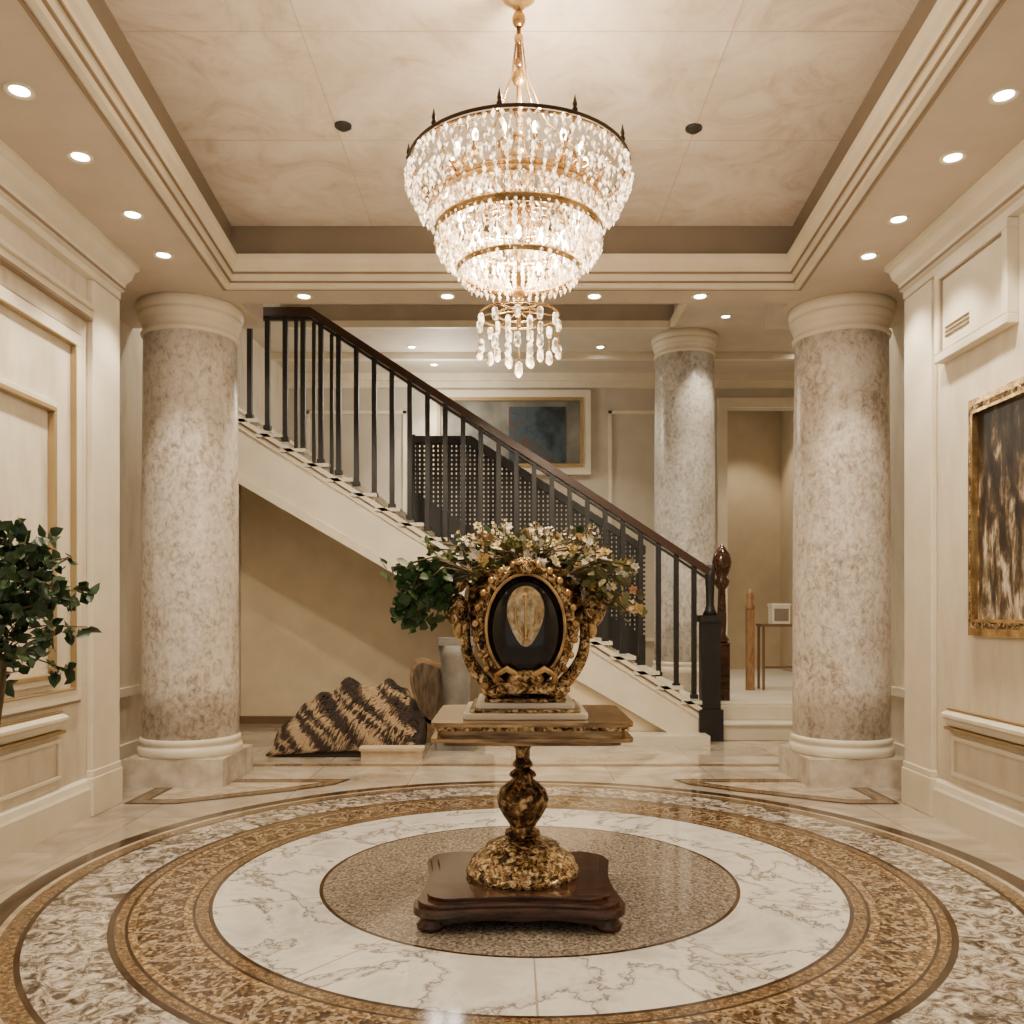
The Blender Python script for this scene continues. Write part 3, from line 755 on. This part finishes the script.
b.lathe([(.006,2.77),(.018,2.76),(.020,2.71),(.006,2.69)],cxh,TY,6,2)
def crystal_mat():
    m,nt,bs=new_mat('glowing_cut_crystal'); v=coords(nt)
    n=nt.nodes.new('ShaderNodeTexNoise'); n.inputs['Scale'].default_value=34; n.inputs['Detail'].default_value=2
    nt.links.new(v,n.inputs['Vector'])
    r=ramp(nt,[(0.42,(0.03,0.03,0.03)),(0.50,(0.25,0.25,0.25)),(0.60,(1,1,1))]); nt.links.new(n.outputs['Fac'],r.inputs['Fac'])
    mt=nt.nodes.new('ShaderNodeMath'); mt.operation='MULTIPLY'; mt.inputs[1].default_value=5.5  # crystals emit by themselves; their sparkle is put in as patchy emission
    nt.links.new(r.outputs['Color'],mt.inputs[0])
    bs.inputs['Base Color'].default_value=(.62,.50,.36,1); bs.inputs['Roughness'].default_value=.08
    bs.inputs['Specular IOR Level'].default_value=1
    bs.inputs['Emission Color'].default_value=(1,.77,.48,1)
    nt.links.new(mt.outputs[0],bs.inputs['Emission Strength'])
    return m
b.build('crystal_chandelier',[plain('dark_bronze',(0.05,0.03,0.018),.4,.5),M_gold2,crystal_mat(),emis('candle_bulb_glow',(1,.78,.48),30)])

# ---------------------------------------------------------------- potted tree left
b=MB(); px,py=-2.90,4.60
b.lathe([(.10,0),(.13,.02),(.15,.3),(.165,.34),(.165,.38),(.14,.38),(.13,.34)],px,py,24,2)
b.lathe([(.0,.33),(.135,.33)],px,py,24,1,capb=False,capt=False)
pts=[(px,py,.33),(px+.06,py,.6),(px+.16,py,.85),(px+.20,py,1.1),(px+.16,py,1.4),(px+.16,py,1.8)]
b.tube(pts,[.03,.028,.026,.022,.016,.008],8,1)
b.tube([(px+.17,py,.9),(px+.24,py-.05,1.1),(px+.26,py-.05,1.4)],[.016,.012,.006],6,1)
for i in range(85):
    t=random.uniform(.0,1); s0=Vector((px+.16+.04*t,py,1.12+.74*t))
    a=random.uniform(0,2*PI); L=random.uniform(.18,.48)*(1.0 if t<.8 else .75)
    tgt=s0+Vector((math.cos(a)*L,math.sin(a)*L*.9,random.uniform(-.10,.24)))
    tgt.x=max(tgt.x,-3.0)
    b.tube([s0,(s0+tgt)/2+Vector((0,0,.03)),tgt],.004,4,1)
    for k in range(15):
        p=s0.lerp(tgt,random.uniform(.35,1.05))+Vector((rnd(),rnd(),rnd()))*.03
        d=Vector((rnd(),rnd(),rnd()-.2)).normalized(); sz=random.uniform(.06,.10)
        if (p+d*sz).x<-3.03: d.x=abs(d.x); p.x=max(p.x,-3.02)
        b.leaf(p,d,sz,0,.36)
b.build('potted_ficus_tree',[noise_mat('ficus_leaf',[(0.3,(0.010,0.026,0.012)),(0.7,(0.04,0.085,0.03))],scale=14,rough=.3),M_stem,plain('white_ceramic_pot',(0.7,0.68,0.62),.3)])

# ---------------------------------------------------------------- striped fur throw pile
b=MB()
def mound(u,v):
    X=-2.50+1.52*u; Y=9.32+.46*(v*2-1)
    env=min(1,u/.10)**.5*(.24+.48*min(1,u/.55)**.8)
    if u>.62: env*=1-.10*math.sin((u-.62)/.38*PI*.5)
    if u>.92: env*=1-(u-.92)/.08*.5
    h=env*max(0,math.sin(PI*min(1,max(0,v))))**.5
    h+=(.035*math.sin(u*23+v*4)+.03*math.sin(u*13-v*9+1)+.02*math.sin(u*41))*math.sin(PI*v)
    return (X+.04*math.sin(v*9),Y,max(0.01,h))
NU,NV=50,18
vs=[mound(i/NU,j/NV) for i in range(NU+1) for j in range(NV+1)]
fs=[(i*(NV+1)+j,i*(NV+1)+j+1,(i+1)*(NV+1)+j+1,(i+1)*(NV+1)+j) for i in range(NU) for j in range(NV)]
b.add(vs,fs,0,True)
b.add([vs[NU*(NV+1)+j] for j in range(NV+1)],[tuple(range(NV+1))],0)
for i in range(3800):
    u=random.uniform(.0,.99); v0=random.uniform(0,1)**1.7*.70+.005; L=random.uniform(.01,.06); sh=random.uniform(.02,.06)
    P0=mound(u,v0)
    band=math.sin(P0[0]*26+P0[2]*34+1.5*math.sin(P0[2]*17+P0[0]*9))
    m=1 if band>.35 else (2 if band>-.15 else 0)
    pts=[]
    for k in range(4):
        t=k/3; p=Vector(mound(min(1,max(0,u-sh*t)),max(.003,v0-L*t))); p.z=max(.015,p.z+.006+.018*math.sin(PI*(.25+.6*t))-.02*t); p.y-=.012; pts.append(p)
    b.tube(pts,[.005,.010,.007,.002],4,m)
b.build('striped_fur_throw',[plain('fur_dark_brown',(0.025,0.015,0.010),.9),plain('fur_tan',(0.34,0.24,0.14),.9),plain('fur_mid_brown',(0.10,0.06,0.035),.9)])
b=MB()
P=[]
for k in range(24):
    a=2*PI*k/24; r=.20*(1+.10*math.sin(3*a+1)); P.append((r*1.15*math.cos(a),r*1.9*math.sin(a)))
ca,sa=math.cos(.18),math.sin(.18)
P=[(-.92+x*ca-z*sa,.53+x*sa+z*ca+.07) for x,z in P]
b.prism([(x,max(0,z)) for x,z in P]+[],9.84,9.94,'y',0)
Pc=[(-.92+(x+.92)*.82,.60+(z-.60)*.86) for x,z in P]
b.prism(Pc,9.825,9.84,'y',1)
b.box(-1.07,-.77,9.84,9.94,0,.3,0)
b.build('live_edge_wood_slab',[noise_mat('bark_wood',[(0.35,(0.14,0.085,0.04)),(0.65,(0.32,0.21,0.11))],scale=9,bump=.5),noise_mat('cut_wood',[(0.35,(0.06,0.04,0.025)),(0.65,(0.17,0.115,0.065))],scale=7,stretch=(4,1,1))],bevel=.02)
b=MB(); b.box(-1.50,-.90,8.64,8.80,0,.10,0); b.prism(rounded(-1.52,-.88,8.62,8.82,.02),.10,.13,'z',0)
b.build('low_stone_block',[noise_mat('sandstone',[(0.3,(0.42,0.31,0.19)),(0.7,(0.62,0.50,0.34))],scale=8)])
b=MB()
X0,Yp=-.60,9.42
b.prism(rounded(X0-.22,X0+.22,Yp-.16,Yp+.16,.03),0,.12,'z',0)
b.lathe([(.19,.12),(.15,.18),(.13,.3),(.15,.7),(.18,1.0),(.20,1.12)],X0,Yp,24,0)
b.prism(rounded(X0-.20,X0+.20,Yp-.16,Yp+.16,.03),1.12,1.20,'z',0)
b.build('stone_pedestal',[noise_mat('grey_stone',[(0.3,(0.12,0.11,0.098)),(0.7,(0.22,0.205,0.18))],scale=6)])

# ---------------------------------------------------------------- downlights
def downlight(x,y,z,power,ang=95,warm=(1,.86,.66),tilt=0,roll=0):
    e=empty('recessed_downlight',(x,y,z))
    b=MB()
    b.lathe([(.045,-.001),(.065,-.012),(.072,-.010),(.074,0)],0,0,24,0,capb=False,capt=False)
    b.lathe([(.0001,-.004),(.048,-.004)],0,0,24,1,capb=False,capt=False)
    b.build('fitting',[M_trim,M_disc],parent=e)
    l=bpy.data.lights.new('bulb','SPOT'); l.energy=power; l.spot_size=math.radians(ang); l.spot_blend=.5; l.color=warm; l.shadow_soft_size=.05
    o=bpy.data.objects.new('bulb',l); bpy.context.scene.collection.objects.link(o); o.parent=e; o.location=(0,0,-.03); o.rotation_euler=(math.radians(tilt),math.radians(roll),0)
for x,y in [(-2.53,4.47),(-2.54,5.12),(-2.56,5.87),(-2.62,6.54),(2.55,4.51),(2.60,5.13),(2.64,5.94),(2.69,6.56),(-2.5,3.2),(2.5,3.2),(-2.5,1.8),(2.5,1.8)]:
    downlight(x,y,SOF,155,88,(1,.85,.63))
for x,y in [(-2.2,12.4),(2.45,10.37),(2.75,11.2),(-1.44,12.5),(1.27,12.5),(-1.2,13.4),(4.2,12.6),(-3.1,9.0),(3.1,8.9),(4.2,15.2)]:  # the pair beside the side recesses is added to light those walls
    downlight(x,y,BC,150)
for x,y in [(-2.0,10.28),(.8,10.4)]: downlight(x,y,BC+.28,140)
for x in (-1.77,-.55,.70,1.60): downlight(x,7.40,SOF,175,90,(1,.84,.61),36)
for x,y in [(-1.1,5.67),(1.19,5.70)]:
    b=MB(); b.lathe([(.055,FR1),(.055,FR1-.012),(.04,FR1-.016),(.03,FR1-.03),(.0,FR1-.034)],x,y,16,0); b.build('ceiling_spotlight',[M_dark])

def point(name,loc,e,c,r=.1):
    l=bpy.data.lights.new(name,'POINT'); l.energy=e; l.color=c; l.shadow_soft_size=r
    o=bpy.data.objects.new(name,l); bpy.context.scene.collection.objects.link(o); o.location=loc; return o
W=(1,.79,.53)
point('chandelier_lamp_upper',(cxh+.12,TY-.1,4.10),60,W,.04)
point('chandelier_lamp_core',(cxh-.10,TY+.05,3.60),150,W,.012)
point('chandelier_lamp',(cxh,TY+.14,3.49),70,W,.06)
point('chandelier_lamp_low',(cxh,TY,2.60),45,W,.12)
point('stair_hall_fill',(-1.0,12.8,4.6),75,(1,.90,.74),.3)  # added fill light to brighten the stair hall; it has no fitting

w=bpy.data.worlds.new('world'); bpy.context.scene.world=w; w.use_nodes=True
w.node_tree.nodes['Background'].inputs[0].default_value=(1,.93,.84,1); w.node_tree.nodes['Background'].inputs[1].default_value=.62

cam=bpy.data.cameras.new('camera'); co=bpy.data.objects.new('camera',cam); bpy.context.scene.collection.objects.link(co)
co.location=(0,0,1.5); co.rotation_euler=(PI/2,0,0)
cam.sensor_width=36; cam.lens=36*870/1024; cam.shift_y=98/1024; cam.clip_end=100
bpy.context.scene.camera=co
